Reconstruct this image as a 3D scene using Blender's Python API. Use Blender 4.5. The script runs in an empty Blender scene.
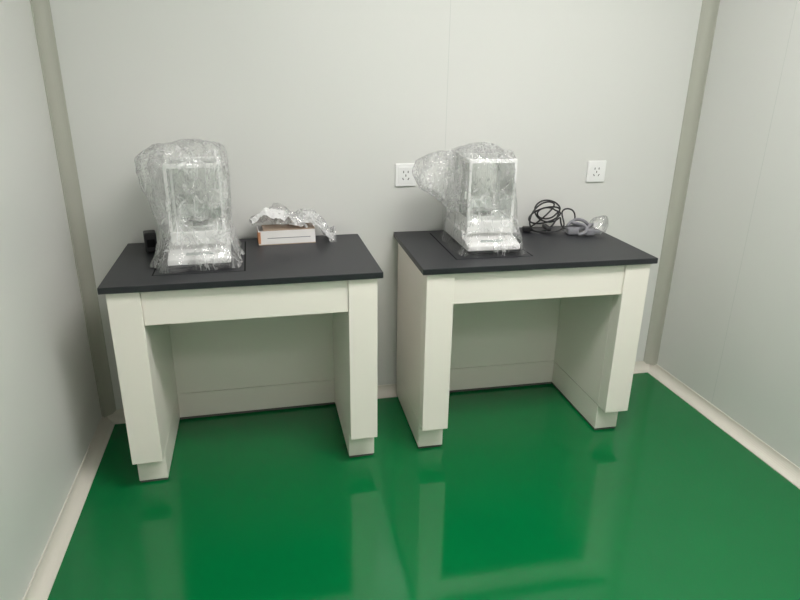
import bpy, bmesh, math, random
from mathutils import Vector, Matrix, noise
S=bpy.context.scene
COL=bpy.context.collection
S.view_settings.view_transform='Standard'
S.view_settings.look='None'
S.view_settings.exposure=0.0
try: S.cycles.transparent_max_bounces=32
except Exception: pass
XL,XR,YF,ZC=0.15,2.84,-4.3,2.65

# ---------------------------------------------------------------- materials
def mat(name,col,rough=.5,metal=0,coat=0,bump=0,bscale=200,vary=0,vscale=5,spec=.5):
    m=bpy.data.materials.new(name);m.use_nodes=True
    nt=m.node_tree;b=nt.nodes['Principled BSDF']
    b.inputs['Base Color'].default_value=(*col,1)
    b.inputs['Roughness'].default_value=rough
    b.inputs['Metallic'].default_value=metal
    b.inputs['Coat Weight'].default_value=coat
    b.inputs['Coat Roughness'].default_value=.05
    b.inputs['Specular IOR Level'].default_value=spec
    tc=nt.nodes.new('ShaderNodeTexCoord')
    n=nt.nodes.new('ShaderNodeTexNoise');n.inputs['Scale'].default_value=vscale
    nt.links.new(tc.outputs['Object'],n.inputs['Vector'])
    mx=nt.nodes.new('ShaderNodeMix');mx.data_type='RGBA'
    mx.inputs[6].default_value=(*[c*(1-vary) for c in col],1)
    mx.inputs[7].default_value=(*[min(1,c*(1+vary)) for c in col],1)
    nt.links.new(n.outputs['Fac'],mx.inputs[0]);nt.links.new(mx.outputs[2],b.inputs['Base Color'])
    if bump:
        n2=nt.nodes.new('ShaderNodeTexNoise');n2.inputs['Scale'].default_value=bscale
        nt.links.new(tc.outputs['Object'],n2.inputs['Vector'])
        bp=nt.nodes.new('ShaderNodeBump');bp.inputs['Strength'].default_value=bump;bp.inputs['Distance'].default_value=.002
        nt.links.new(n2.outputs['Fac'],bp.inputs['Height']);nt.links.new(bp.outputs['Normal'],b.inputs['Normal'])
    return m
M_wall=mat('wall_panel_paint',(.685,.688,.66),.32,vary=.012,vscale=2)
M_seam=mat('panel_seam',(.58,.60,.57),.5)
M_ceil=mat('ceiling_paint',(.75,.75,.74),.5)
M_cove=mat('cove_trim_plastic',(.66,.63,.56),.4)
M_covev=mat('corner_trim_plastic',(.43,.43,.37),.45)
M_floor=mat('green_epoxy_floor',(.001,.145,.038),.085,bump=.15,bscale=2.5,vary=.05,vscale=3,spec=.5)
M_body=mat('desk_painted_steel',(.86,.81,.74),.38)
M_gap=mat('desk_gap_dark',(.10,.10,.09),.7)
M_top=mat('black_resin_top',(.017,.018,.022),.42,bump=.1,bscale=400,vary=.15,vscale=60)
M_groove=mat('groove_black',(.005,.005,.006),.8,spec=.2)
M_white=mat('white_plastic',(.86,.86,.85),.35)
M_offw=mat('balance_grey_plastic',(.80,.80,.79),.4)
M_dark=mat('dark_plastic',(.02,.02,.022),.45)
M_black=mat('black_cable_rubber',(.012,.012,.013),.45)
M_grey=mat('grey_plastic',(.22,.22,.24),.45)
M_steel=mat('steel_pan',(.6,.6,.6),.25,metal=1)
M_screen=mat('lcd_screen',(.45,.50,.48),.2)
M_carton=mat('carton_white',(.82,.80,.78),.6)
M_kraft=mat('carton_brown',(.42,.32,.24),.7)
M_orange=mat('carton_orange_print',(.55,.25,.12),.6)

def film(name,base,crease_glint,tint=(.98,.98,.98),edge=.45,gl_add=.02,gl_mul=.5,cs=16,trl=.5):
    m=bpy.data.materials.new(name);m.use_nodes=True
    nt=m.node_tree;nt.nodes.clear();N=nt.nodes.new;L=nt.links.new
    out=N('ShaderNodeOutputMaterial');tr=N('ShaderNodeBsdfTransparent');tr.inputs['Color'].default_value=(.99,.99,.99,1)
    di=N('ShaderNodeBsdfDiffuse');di.inputs['Color'].default_value=(*tint,1)
    tl=N('ShaderNodeBsdfTranslucent');tl.inputs['Color'].default_value=(*tint,1)
    gl=N('ShaderNodeBsdfGlossy');gl.inputs['Roughness'].default_value=.16
    tc=N('ShaderNodeTexCoord')
    def ridge(scale,dist,width,seed):
        mp=N('ShaderNodeMapping');mp.inputs['Location'].default_value=(seed,seed*2,seed*3);mp.inputs['Scale'].default_value=(1,1,.45)
        L(tc.outputs['Object'],mp.inputs['Vector'])
        n=N('ShaderNodeTexNoise');n.inputs['Scale'].default_value=scale;n.inputs['Detail'].default_value=2;n.inputs['Distortion'].default_value=dist
        L(mp.outputs[0],n.inputs['Vector'])
        a=N('ShaderNodeMath');a.operation='SUBTRACT';a.inputs[1].default_value=.5;L(n.outputs['Fac'],a.inputs[0])
        b=N('ShaderNodeMath');b.operation='ABSOLUTE';L(a.outputs[0],b.inputs[0])
        c=N('ShaderNodeMapRange');c.inputs['From Min'].default_value=0;c.inputs['From Max'].default_value=width;c.inputs['To Min'].default_value=1;c.inputs['To Max'].default_value=0
        L(b.outputs[0],c.inputs['Value']);return c.outputs[0]
    r1=ridge(cs,1.2,.028,.3);r2=ridge(cs*2,.8,.03,5.1)
    mxm=N('ShaderNodeMath');mxm.operation='MAXIMUM';L(r1,mxm.inputs[0]);L(r2,mxm.inputs[1])
    nc=N('ShaderNodeTexNoise');nc.inputs['Scale'].default_value=9;L(tc.outputs['Object'],nc.inputs['Vector'])
    mr=N('ShaderNodeMapRange');mr.inputs['From Min'].default_value=.36;mr.inputs['From Max'].default_value=.58;L(nc.outputs['Fac'],mr.inputs['Value'])
    mm=N('ShaderNodeMath');mm.operation='MULTIPLY';L(mxm.outputs[0],mm.inputs[0]);L(mr.outputs[0],mm.inputs[1])
    lw=N('ShaderNodeLayerWeight');lw.inputs['Blend'].default_value=.3
    ma=N('ShaderNodeMath');ma.operation='MULTIPLY_ADD';ma.inputs[1].default_value=crease_glint;ma.inputs[2].default_value=base  # streak highlights put into the film as white diffuse along creases
    L(mm.outputs[0],ma.inputs[0])
    mb=N('ShaderNodeMath');mb.operation='MULTIPLY_ADD';mb.inputs[1].default_value=edge;mb.use_clamp=True
    L(lw.outputs['Facing'],mb.inputs[0]);L(ma.outputs[0],mb.inputs[2])
    bp=N('ShaderNodeBump');bp.inputs['Strength'].default_value=.35;bp.inputs['Distance'].default_value=.004
    L(mxm.outputs[0],bp.inputs['Height']);L(bp.outputs['Normal'],gl.inputs['Normal'])
    m1=N('ShaderNodeMixShader');m1.inputs[0].default_value=trl;L(di.outputs[0],m1.inputs[1]);L(tl.outputs[0],m1.inputs[2])
    m2=N('ShaderNodeMixShader');L(mb.outputs[0],m2.inputs[0]);L(tr.outputs[0],m2.inputs[1]);L(m1.outputs[0],m2.inputs[2])
    fr=N('ShaderNodeFresnel');fr.inputs['IOR'].default_value=1.45;L(bp.outputs['Normal'],fr.inputs['Normal'])
    mc=N('ShaderNodeMath');mc.operation='MULTIPLY_ADD';mc.inputs[1].default_value=gl_mul;mc.inputs[2].default_value=gl_add;mc.use_clamp=True
    L(fr.outputs[0],mc.inputs[0])
    m3=N('ShaderNodeMixShader');L(mc.outputs[0],m3.inputs[0]);L(m2.outputs[0],m3.inputs[1]);L(gl.outputs[0],m3.inputs[2])
    L(m3.outputs[0],out.inputs['Surface'])
    return m
M_film1=film('plastic_film_cloudy',.15,.55,edge=.18,gl_add=.05)
M_film2=film('plastic_film_clear',.02,.55,edge=.10,gl_add=.04)
M_film3=film('plastic_film_white',.80,.20,trl=.25)
def glassm():
    m=bpy.data.materials.new('thin_glass');m.use_nodes=True
    nt=m.node_tree;nt.nodes.clear();N=nt.nodes.new;L=nt.links.new
    out=N('ShaderNodeOutputMaterial');tr=N('ShaderNodeBsdfTransparent');tr.inputs['Color'].default_value=(.95,.965,.955,1)
    gl=N('ShaderNodeBsdfGlossy');gl.inputs['Roughness'].default_value=.03
    lw=N('ShaderNodeLayerWeight');lw.inputs['Blend'].default_value=.12
    mx=N('ShaderNodeMixShader')
    L(lw.outputs['Fresnel'],mx.inputs[0]);L(tr.outputs[0],mx.inputs[1]);L(gl.outputs[0],mx.inputs[2]);L(mx.outputs[0],out.inputs['Surface'])
    return m
M_glass=glassm()

# ---------------------------------------------------------------- helpers
def link(o,parent=None):
    COL.objects.link(o)
    if parent: o.parent=parent
    return o
def empty(name,loc=(0,0,0),rz=0,parent=None):
    e=bpy.data.objects.new(name,None);e.location=loc;e.rotation_euler=(0,0,rz);e.empty_display_size=.05
    return link(e,parent)
def box(name,x0,x1,y0,y1,z0,z1,m,parent=None,bev=0,seg=2):
    bm=bmesh.new();bmesh.ops.create_cube(bm,size=1)
    for v in bm.verts:
        v.co=Vector(((x0+x1)/2+v.co.x*(x1-x0),(y0+y1)/2+v.co.y*(y1-y0),(z0+z1)/2+v.co.z*(z1-z0)))
    if bev: bmesh.ops.bevel(bm,geom=bm.edges[:],offset=bev,segments=seg,affect='EDGES',profile=.5)
    me=bpy.data.meshes.new(name);bm.to_mesh(me);bm.free();me.materials.append(m)
    return link(bpy.data.objects.new(name,me),parent)
def pane(name,quad,m,parent):
    me=bpy.data.meshes.new(name);me.from_pydata(quad,[],[(0,1,2,3)]);me.materials.append(m)
    return link(bpy.data.objects.new(name,me),parent)
def prism(name,pts,axis,a0,a1,m,parent=None,bev=0):
    def P(p,a): return {'x':(a,p[0],p[1]),'y':(p[0],a,p[1]),'z':(p[0],p[1],a)}[axis]
    bm=bmesh.new()
    A=[bm.verts.new(P(p,a0)) for p in pts];B=[bm.verts.new(P(p,a1)) for p in pts];n=len(pts)
    bm.faces.new(A);bm.faces.new(B[::-1])
    for i in range(n): bm.faces.new((A[i],B[i],B[(i+1)%n],A[(i+1)%n]))
    bmesh.ops.recalc_face_normals(bm,faces=bm.faces[:])
    if bev: bmesh.ops.bevel(bm,geom=bm.edges[:],offset=bev,segments=2,affect='EDGES',profile=.5)
    me=bpy.data.meshes.new(name);bm.to_mesh(me);bm.free();me.materials.append(m)
    return link(bpy.data.objects.new(name,me),parent)
def cyl(name,loc,r,h,m,parent=None,r2=None,seg=32):
    bm=bmesh.new();bmesh.ops.create_cone(bm,cap_ends=True,segments=seg,radius1=r,radius2=r if r2 is None else r2,depth=h)
    for v in bm.verts: v.co+=Vector(loc)
    me=bpy.data.meshes.new(name);bm.to_mesh(me);bm.free();me.materials.append(m)
    return link(bpy.data.objects.new(name,me),parent)
def tube(name,pts,r,m,parent=None,cyclic=False):
    cu=bpy.data.curves.new(name,'CURVE');cu.dimensions='3D';cu.bevel_depth=r;cu.bevel_resolution=4;cu.resolution_u=8
    s=cu.splines.new('NURBS');s.points.add(len(pts)-1)
    for p,q in zip(s.points,pts): p.co=(*q,1)
    s.order_u=4;s.use_endpoint_u=True;s.use_cyclic_u=cyclic
    cu.materials.append(m)
    return link(bpy.data.objects.new(name,cu),parent)
def grid_mesh(name,rows,m,parent=None,closed=True,cap_top=False,smooth=True):
    V=[p for r in rows for p in r];n=len(rows[0]);F=[]
    for j in range(len(rows)-1):
        for i in range(n if closed else n-1):
            a,b,c,d=(j*n+i,j*n+(i+1)%n,(j+1)*n+(i+1)%n,(j+1)*n+i)
            if smooth: F.append((a,b,c,d))
            elif (i*7+j*3)%2: F+= [(a,b,c),(a,c,d)]
            else: F+= [(a,b,d),(b,c,d)]
    if cap_top:
        c=sum((Vector(p) for p in rows[-1]),Vector())/n;V.append(c);k=len(V)-1;b=(len(rows)-1)*n
        for i in range(n): F.append((b+i,b+(i+1)%n,k))
    me=bpy.data.meshes.new(name);me.from_pydata([tuple(v) for v in V],[],F);me.materials.append(m)
    if smooth:
        for p in me.polygons:p.use_smooth=True
    return link(bpy.data.objects.new(name,me),parent)

# ---------------------------------------------------------------- room
T=.1
box('floor',XL-T,XR+T,YF-T,T,-T,0,M_floor)
box('ceiling',XL-T,XR+T,YF-T,T,ZC,ZC+T,M_ceil)
def wall(name,x0,x1,y0,y1,seams):
    e=empty(name)
    box('panel',x0,x1,y0,y1,0,ZC,M_wall,e)
    for i,s in enumerate(seams): box('seam_%d'%i,*s,0.045,ZC,M_seam,e)
    return e
w=.0011
wall('wall_back',XL-T,XR+T,0,T,[(1.66-w,1.66+w,-.0003,.001)])
wall('wall_left',XL-T,XL,YF,0,[(XL-.001,XL+.0003,y-w,y+w) for y in (-1.65,-2.83)])
wall('wall_right',XR,XR+T,YF,0,[(XR-.0003,XR+.001,y-w,y+w) for y in (-.47,-1.65,-2.83)])
wall('wall_front',XL-T,XR+T,YF-T,YF,[])
def cove(r,n=8,t=.004):
    return [(0.0,0.0),(r+t,0.0),(r+t,t*.6)]+[(t*.6+r-(r-t*.4)*math.sin(i/n*math.pi/2),t*.6+r-(r-t*.4)*math.cos(i/n*math.pi/2)) for i in range(n+1)]+[(t,r+t),(0,r+t)]
c=cove(.042)
prism('baseboard_back',[(-d,h) for d,h in c],'x',XL,XR,M_cove)
prism('baseboard_left',[(XL+d,h) for d,h in c],'y',YF,0,M_cove)
prism('baseboard_right',[(XR-d,h) for d,h in c],'y',YF,0,M_cove)
c=cove(.045)
prism('trim_1',[(XL+d,-h) for d,h in c],'z',.03,ZC,M_covev)
prism('trim_2',[(XR-d,-h) for d,h in c],'z',.03,ZC,M_covev)

def lamp(name,x,y,sx,sy,power):
    e=empty(name,(x,y,ZC))
    f=.02
    box('frame_1',-sx/2-f,sx/2+f,-sy/2-f,-sy/2,-.02,0,M_white,e);box('frame_2',-sx/2-f,sx/2+f,sy/2,sy/2+f,-.02,0,M_white,e)
    box('frame_3',-sx/2-f,-sx/2,-sy/2,sy/2,-.02,0,M_white,e);box('frame_4',sx/2,sx/2+f,-sy/2,sy/2,-.02,0,M_white,e)
    m=bpy.data.materials.new('led_diffuser');m.use_nodes=True
    b=m.node_tree.nodes['Principled BSDF'];b.inputs['Emission Color'].default_value=(1,.970,.955,1);b.inputs['Emission Strength'].default_value=power
    box('diffuser',-sx/2,sx/2,-sy/2,sy/2,-.012,-.006,m,e)
lamp('added_fill_panel',1.80,-1.65,1.2,.6,24.5)
lamp('added_fill_panel',1.80,-3.4,1.2,.6,8.5)  # unseen panel added behind the camera as fill light

# ---------------------------------------------------------------- balance desks
W,D,H=.929,.557,.80
def desk(x,y,rz,inset):
    e=empty('balance_desk',(x,y,0),rz)
    o=.018;th=.022;lw=.104;zt=H-th;fz=.125;rec=.060
    a,b,c0,d0=inset
    box('worktop',0,W,-D,0,zt,H,M_top,e,bev=.0015)
    g=.0055
    for i,s in enumerate([(a,b,c0,c0+g*.4),(a,b,d0-g*.4,d0),(a,a+g,c0,d0),(b-g,b,c0,d0)]):
        box('groove_%d'%i,*s,H-.004,H+.0004,M_groove,e)
    box('slab_inset',a+g,b-g,c0+g*.4,d0-g*.4,H-.01,H+.0006,M_top,e)
    for k,(u0,u1) in enumerate([(o,o+lw),(W-o-lw,W-o)]):
        box('leg_front_%d'%k,u0,u1,-D+.014,-D+o+rec-.002,fz,zt-.003,M_body,e,bev=.002)
        box('leg_side_%d'%k,u0+.0005,u1-.0005,-D+o+rec,-.012,fz+.002,zt-.003,M_body,e,bev=.0015)
        box('leg_toe_%d'%k,u0+.001,u1-.001,-D+o+rec,-.012,.010,fz-.001,M_body,e,bev=.0015)
        box('leg_plinth_%d'%k,u0+.004,u1-.004,-D+o+rec+.004,-.016,0,.010,M_gap,e)
        box('leg_core_%d'%k,u0+.004,u1-.004,-D+.03,-.02,fz+.004,zt,M_gap,e)
    box('apron',o+lw+.001,W-o-lw-.001,-D+.022,-D+.042,.652,zt-.007,M_body,e,bev=.0015)
    box('apron_shadow_strip',o+lw,W-o-lw,-D+.03,-D+.05,zt-.012,zt,M_gap,e)  # dark strip painted in for the shadow gap under the worktop
    box('rear_panel',o+lw,W-o-lw,-.040,-.025,.130,zt,M_body,e)
    box('rear_toe',o+lw,W-o-lw,-.042,-.025,.014,.128,M_body,e)
    box('rear_plinth',o+lw,W-o-lw,-.036,-.025,0,.014,M_gap,e)
    box('rail_1',o+lw,W-o-lw,-D+.05,-D+.09,zt-.04,zt,M_body,e)
    return e
D1=(.3475,-.0244,.0057);D2=(1.4353,-.0122,-.0179)
ins=(.150,.460,-.455,-.050)
desk(*D1,ins);desk(*D2,ins)

# ---------------------------------------------------------------- crumpled film
def crumple(p,seed,amp=1.0):
    q=Vector((p.x,p.y,p.z*.6))+Vector((seed*3.1,seed*1.7,seed*2.3))
    n1=noise.noise(q*6)
    n2=abs(noise.noise(q*11+Vector((5,1,2))))
    n3=abs(noise.noise(q*24+Vector((1,7,3))))
    return amp*(.014*n1-.026*n2+.006-.013*n3)
def bag(name,parent,prof,m,seed,cx=0,cy=0,nseg=84,nz=56,hem=.0,power=3.2,amp=1.0,smooth=False):
    """prof: list of (z, halfx, halfy, offx, offy)"""
    rnd=random.Random(int(seed*10))
    def ip(t):
        k=t*(len(prof)-1);i=min(int(k),len(prof)-2);f=k-i
        return [prof[i][j]+(prof[i+1][j]-prof[i][j])*f for j in range(5)]
    rows=[]
    for j in range(nz+1):
        row=[]
        for i in range(nseg):
            tj=min(1,max(0,(j+(rnd.uniform(-.35,.35) if 0<j<nz else 0))/nz))
            z,hx,hy,ox,oy=ip(tj)
            th=2*math.pi*(i+rnd.uniform(-.35,.35))/nseg;c,s=math.cos(th),math.sin(th)
            r=(abs(c)**power+abs(s)**power)**(-1/power)
            base=Vector((cx+ox+hx*c*r,cy+oy+hy*s*r,z))
            d=crumple(base,seed,amp)*min(1,max(hx,hy)/.06)
            nrm=Vector((c,s,.25 if tj>.8 else 0)).normalized()
            fold=hem*(1-tj)**3*(math.sin(th*9+seed)+.6*math.sin(th*17+2*seed))
            pz=base+nrm*(d+fold)
            pz.z+=.012*noise.noise(base*16+Vector((seed,9,3)))*min(1,tj/.12)
            if pz.z<.002: pz.z=.002
            row.append(pz)
        rows.append(row)
    return grid_mesh(name,rows,m,parent,True,cap_top=True,smooth=smooth)

def balance(x,y,rz):
    e=empty('analytical_balance',(x,y,H+.0012),rz)
    w=.094
    for fx in(-.08,.08):
        for fy in(-.14,.14): cyl('foot',(fx,fy,.007),.012,.014,M_dark,e)
    prism('base',[(-.180,.016),(.165,.016),(.165,.075),(-.090,.075),(-.100,.056),(-.180,.036)],'x',-w-.012,w+.012,M_offw,e,bev=.004)
    box('base_seam',-w-.011,w+.011,-.1785,.1645,.008,.018,M_dark,e)
    box('display',-.045,.045,-.152,-.108,.040,.0475,M_screen,e)
    box('body',-w,w,-.120,.16,.070,.120,M_white,e,bev=.005)
    z0,z1=.120,.345;p=.010;y0,y1=-.115,.075
    for sx in(-1,1):
        for yy in(y0,y1-p):
            box('post',sx*w-(p if sx>0 else 0),sx*w+(0 if sx>0 else p),yy,yy+p,z0,z1,M_white,e,bev=.001)
        box('rail_bottom',sx*w-(p if sx>0 else 0),sx*w+(0 if sx>0 else p),y0+p,y1-p,z0,z0+.008,M_white,e)
        box('rail_top',sx*w-(.014 if sx>0 else 0),sx*w+(0 if sx>0 else .014),y0,y1,z1-.006,z1+.008,M_white,e,bev=.001)
        xs=sx*(w-.003)
        pane('glass_side',[(xs,y0+p,z0),(xs,y1-p,z0),(xs,y1-p,z1),(xs,y0+p,z1)],M_glass,e)
        box('door_handle',sx*(w+.003)-.003,sx*(w+.003)+.003,y0+.02,y0+.028,z0+.08,z0+.11,M_white,e,bev=.001)
    box('rail_top_front',-w+.014,w-.014,y0,y0+.016,z1-.006,z1+.008,M_white,e,bev=.001)
    box('rail_top_back',-w+.014,w-.014,y1-.016,y1,z1-.006,z1+.008,M_white,e,bev=.001)
    pane('glass_front',[(-w+p,y0+.003,z0),(w-p,y0+.003,z0),(w-p,y0+.003,z1),(-w+p,y0+.003,z1)],M_glass,e)
    pane('glass_top',[(-w+.014,y0+.016,z1),(w-.014,y0+.016,z1),(w-.014,y1-.016,z1),(-w+.014,y1-.016,z1)],M_glass,e)
    pane('glass_rear',[(-w+p,y1-.004,z0),(w-p,y1-.004,z0),(w-p,y1-.004,z1),(-w+p,y1-.004,z1)],M_glass,e)
    box('rear_housing',-w+.01,w-.01,y1+.002,.158,.115,.165,M_white,e,bev=.006)
    cyl('pan_stem',(0,-.015,.130),.008,.022,M_steel,e);cyl('pan',(0,-.015,.143),.042,.004,M_steel,e)
    cyl('pan_ring',(0,-.015,.123),.052,.006,M_offw,e)
    return e

b1=balance(.650,-.248,.03)
prof1=[(.002,.152,.190,-.010,-.02),(.03,.137,.190,-.008,-.02),(.09,.126,.170,-.006,0),(.18,.128,.155,-.01,.01),(.27,.131,.140,-.012,.0),(.35,.133,.138,-.014,0),(.395,.124,.12,-.015,0),(.412,.098,.08,-.012,0),(.420,.04,.02,0,0)]
bag('plastic_bag',b1,prof1,M_film1,1.3,hem=.010,power=5,amp=.85)
prof1b=[(.10,.015,.03,-.105,-.03),(.18,.028,.045,-.118,-.04),(.26,.042,.05,-.128,-.05),(.33,.046,.05,-.138,-.05),(.37,.045,.045,-.140,-.05),(.395,.03,.03,-.120,-.04),(.408,.008,.01,-.115,-.04)]
bag('plastic_bag_fold',b1,prof1b,M_film1,4.1,nseg=36,nz=34,power=2.3,amp=.9)
b2=balance(1.745,-.255,-.02)
prof2=[(.002,.145,.190,.002,-.02),(.03,.132,.188,.002,-.02),(.09,.118,.168,-.002,-.01),(.18,.112,.150,-.009,0),(.27,.113,.140,-.012,.0),(.34,.114,.130,-.012,0),(.368,.108,.11,-.012,0),(.382,.08,.07,-.01,0),(.388,.03,.02,-.02,0)]
bag('plastic_bag',b2,prof2,M_film2,2.2,hem=.008,power=5,amp=.8)
prof2b=[(.13,.02,.02,-.115,.0),(.18,.05,.05,-.140,.01),(.23,.078,.06,-.170,.02),(.28,.088,.06,-.188,.03),(.33,.080,.05,-.180,.03),(.365,.05,.03,-.15,.03),(.375,.006,.006,-.14,.03)]
bag('plastic_bag_fold',b2,prof2b,M_film1,6.4,nseg=44,nz=30,power=2.3,amp=1.25)
prof2c=[(.350,.105,.09,-.015,.0),(.372,.095,.085,-.018,0),(.390,.070,.06,-.015,0),(.402,.03,.03,-.01,0),(.406,.005,.005,-.01,0)]
bag('plastic_bag_top',b2,prof2c,M_film1,8.4,nseg=44,nz=16,power=2.3,amp=1.3)

# ---------------------------------------------------------------- power brick
e=empty('power_brick',(.455,-.150,H+.0005),.2)
box('housing',-.022,.022,-.028,.028,0,.075,M_dark,e,bev=.006,seg=3)
box('label',-.014,.014,-.0286,-.0275,.02,.05,M_groove,e)
tube('lead',[(.0,.028,.015),(.0,.05,.01),(.03,.075,.006),(.06,.07,.006)],.003,M_black,e)

# ---------------------------------------------------------------- carton with bag & tissue on top
e=empty('accessory_carton',(.968,-.092,H+.0003),.05)
x0,x1,y0,y1,h=-.112,.114,-.050,.046,.058;t=.003
box('carton_bottom',x0,x1,y0,y1,0,t,M_kraft,e)
box('carton_front',x0,x1,y0,y0+t,t,h,M_carton,e);box('carton_back',x0,x1,y1-t,y1,t,h,M_carton,e)
box('carton_end_1',x0,x0+t,y0+t,y1-t,t,h,M_carton,e);box('carton_end_2',x1-t,x1,y0+t,y1-t,t,h,M_carton,e)
box('carton_lid',x0+.02,x1,y0-.001,y1,h,h+t,M_kraft,e)
box('print_band',x0-.0006,x0+.009,y0-.0006,y0+.001,.006,h-.004,M_orange,e)
box('print_end',x0-.0006,x0+.001,y0+.004,y1-.01,.006,h-.006,M_orange,e)
box('print_line',x0+.035,x1-.02,y0-.0006,y0+.001,.026,.0285,M_grey,e)
def sheet(name,parent,x0,x1,y0,y1,hf,m,seed,nx=54,ny=26,amp=1):
    rows=[];rnd=random.Random(int(seed*10))
    for j in range(ny+1):
        row=[]
        for i in range(nx+1):
            u=(i+rnd.uniform(-.3,.3))/nx;v=(j+rnd.uniform(-.3,.3))/ny
            x=x0+(x1-x0)*u;y=y0+(y1-y0)*v
            z=hf(u,v)
            q=Vector((x+seed,y*1.2+seed*2,seed))
            z+=amp*(.030*noise.noise(q*14)+.034*abs(noise.noise(q*26))+.010*abs(noise.noise(q*60)))
            x+=.014*noise.noise(q*20+Vector((3,3,3)));y+=.012*noise.noise(q*20+Vector((7,1,3)))
            row.append(Vector((x,y,max(z,.003))))
        rows.append(row)
    return grid_mesh(name,rows,m,parent,closed=False,smooth=False)
def sm(a,b,x):
    x=max(0,min(1,(x-a)/(b-a)));return x*x*(3-2*x)
sheet('packing_tissue',e,-.138,.085,-.052,.045,lambda u,v:.066+.064*math.exp(-((u-.42)/.36)**2)*math.sin(math.pi*min(1,v*.8+.2)),M_film3,2.7)
sheet('packing_tissue_end',e,.02,.185,-.045,.045,lambda u,v:.064+.028*math.sin(math.pi*v)-.068*sm(.62,.98,u),M_film3,5.3,nx=40,amp=.9)
sheet('packing_film',e,-.03,.200,-.066,.05,lambda u,v:.070+.036*math.sin(math.pi*v)-.080*sm(.68,.98,u),M_film1,7.9,amp=1)
sheet('packing_film_upper',e,-.135,.15,-.035,.05,lambda u,v:.080+.060*math.exp(-((u-.35)/.3)**2)*math.sin(math.pi*v),M_film1,12.3)

# ---------------------------------------------------------------- wall sockets
def socket(x,z):
    e=empty('wall_socket',(x,0,z))
    box('plate',-.045,.045,-.009,0,-.048,.048,M_white,e,bev=.003,seg=3)
    box('insert',-.032,.032,-.0105,-.008,-.034,.034,M_white,e,bev=.001)
    for sx in(-1,1): box('slot_top',sx*.010-.0018,sx*.010+.0018,-.0112,-.010,.009,.018,M_dark,e)
    for sx in(-1,1):
        o=box('slot_low',-.0017,.0017,-.0112,-.010,-.005,.005,M_dark,e);o.location=(sx*.012,0,-.016);o.rotation_euler=(0,sx*.55,0)
    box('slot_earth',-.0017,.0017,-.0112,-.010,-.006,.003,M_dark,e)
socket(1.487,1.045);socket(2.381,1.043)

# ---------------------------------------------------------------- black power cable coil
e=empty('power_cable',(2.11,-.095,H+.001),-.1)
pts=[]
for k in range(4):
    for i in range(12):
        a=2*math.pi*i/12+.4
        rx=.072+.018*math.sin(k*2.1);rz=.050+.014*math.cos(k*1.7)
        pts.append((rx*math.cos(a)+.010*(k-2),-.03+.012*k+.014*math.sin(a+k)+.02*math.cos(a),.066+.006*k+rz*math.sin(a)*(1 if k!=2 else 1.2)+.018*math.cos(a*1+k)))
pts=[(-.10,.0,.006),(-.08,-.02,.006)]+[(x,y,max(z,.005)) for x,y,z in pts]+[(.05,-.05,.02),(.09,-.06,.008),(.12,-.05,.007)]
tube('cord',pts,.0036,M_black,e)
tube('cord_tail',[(-.075,-.02,.006),(-.05,-.055,.006),(0,-.065,.006),(.05,-.06,.01),(.085,-.03,.03),(.06,.0,.085),(.10,.0,.105),(.14,-.01,.08),(.12,-.03,.02)],.0035,M_black,e)
box('plug',-.110,-.075,-.038,-.012,.0,.024,M_black,e,bev=.005,seg=3)
box('tie',-.004,.016,-.045,.030,.006,.022,M_dark,e,bev=.004)
# ---------------------------------------------------------------- grey adapter with plug
e=empty('power_adapter',(2.235,-.180,H+.001),-.15)
box('body',-.060,-.010,-.030,.012,0,.030,M_grey,e,bev=.008,seg=3)
box('plug_head',.015,.055,-.042,-.008,0,.028,M_grey,e,bev=.007,seg=3)
prism('plug_neck',[(.050,.006),(.085,.010),(.085,.018),(.050,.024)],'y',-.030,-.014,M_grey,e,bev=.002)
for s in(0,1): box('pin',-.077,-.059,-.018+s*.018,-.015+s*.018,.012,.019,M_steel,e)
tube('lead',[(-.012,-.01,.02),(.02,.01,.03),(.0,.03,.035),(-.04,.035,.02),(-.05,.05,.008),(0,.06,.008),(.05,.05,.02),(.07,.02,.03),(.05,.0,.05),(.03,-.01,.026)],.007,M_grey,e)
tube('lead_2',[(-.05,.02,.03),(-.02,.04,.06),(.03,.035,.055),(.06,.03,.02),(.04,.05,.009),(-.03,.055,.009)],.007,M_grey,e)
tube('lead_3',[(-.02,-.045,.008),(.01,-.05,.012),(.03,-.03,.04),(0,-.01,.045),(-.03,.02,.045)],.007,M_grey,e)
prof3=[(.002,.045,.04,.065,.0),(.02,.048,.045,.068,.0),(.04,.045,.04,.075,0),(.06,.035,.03,.085,0),(.075,.02,.012,.095,.0),(.08,.004,.004,.095,0)]
bag('film_wrap',e,prof3,M_film2,9.7,nseg=36,nz=18,power=2,amp=.9)

# ---------------------------------------------------------------- world + camera
wd=bpy.data.worlds.new('w');S.world=wd;wd.use_nodes=True
wd.node_tree.nodes['Background'].inputs[0].default_value=(.5,.52,.55,1)
wd.node_tree.nodes['Background'].inputs[1].default_value=.3
cam=bpy.data.cameras.new('camera');co=bpy.data.objects.new('camera',cam);link(co);S.camera=co
cam.sensor_width=36;cam.lens=36*622.81/800;cam.clip_start=.02
co.matrix_world=Matrix.Translation((.8754,-2.6143,1.4617))@Matrix.Rotation(-.2243,4,'Z')@Matrix.Rotation(1.2183,4,'X')@Matrix.Rotation(.0146,4,'Z')
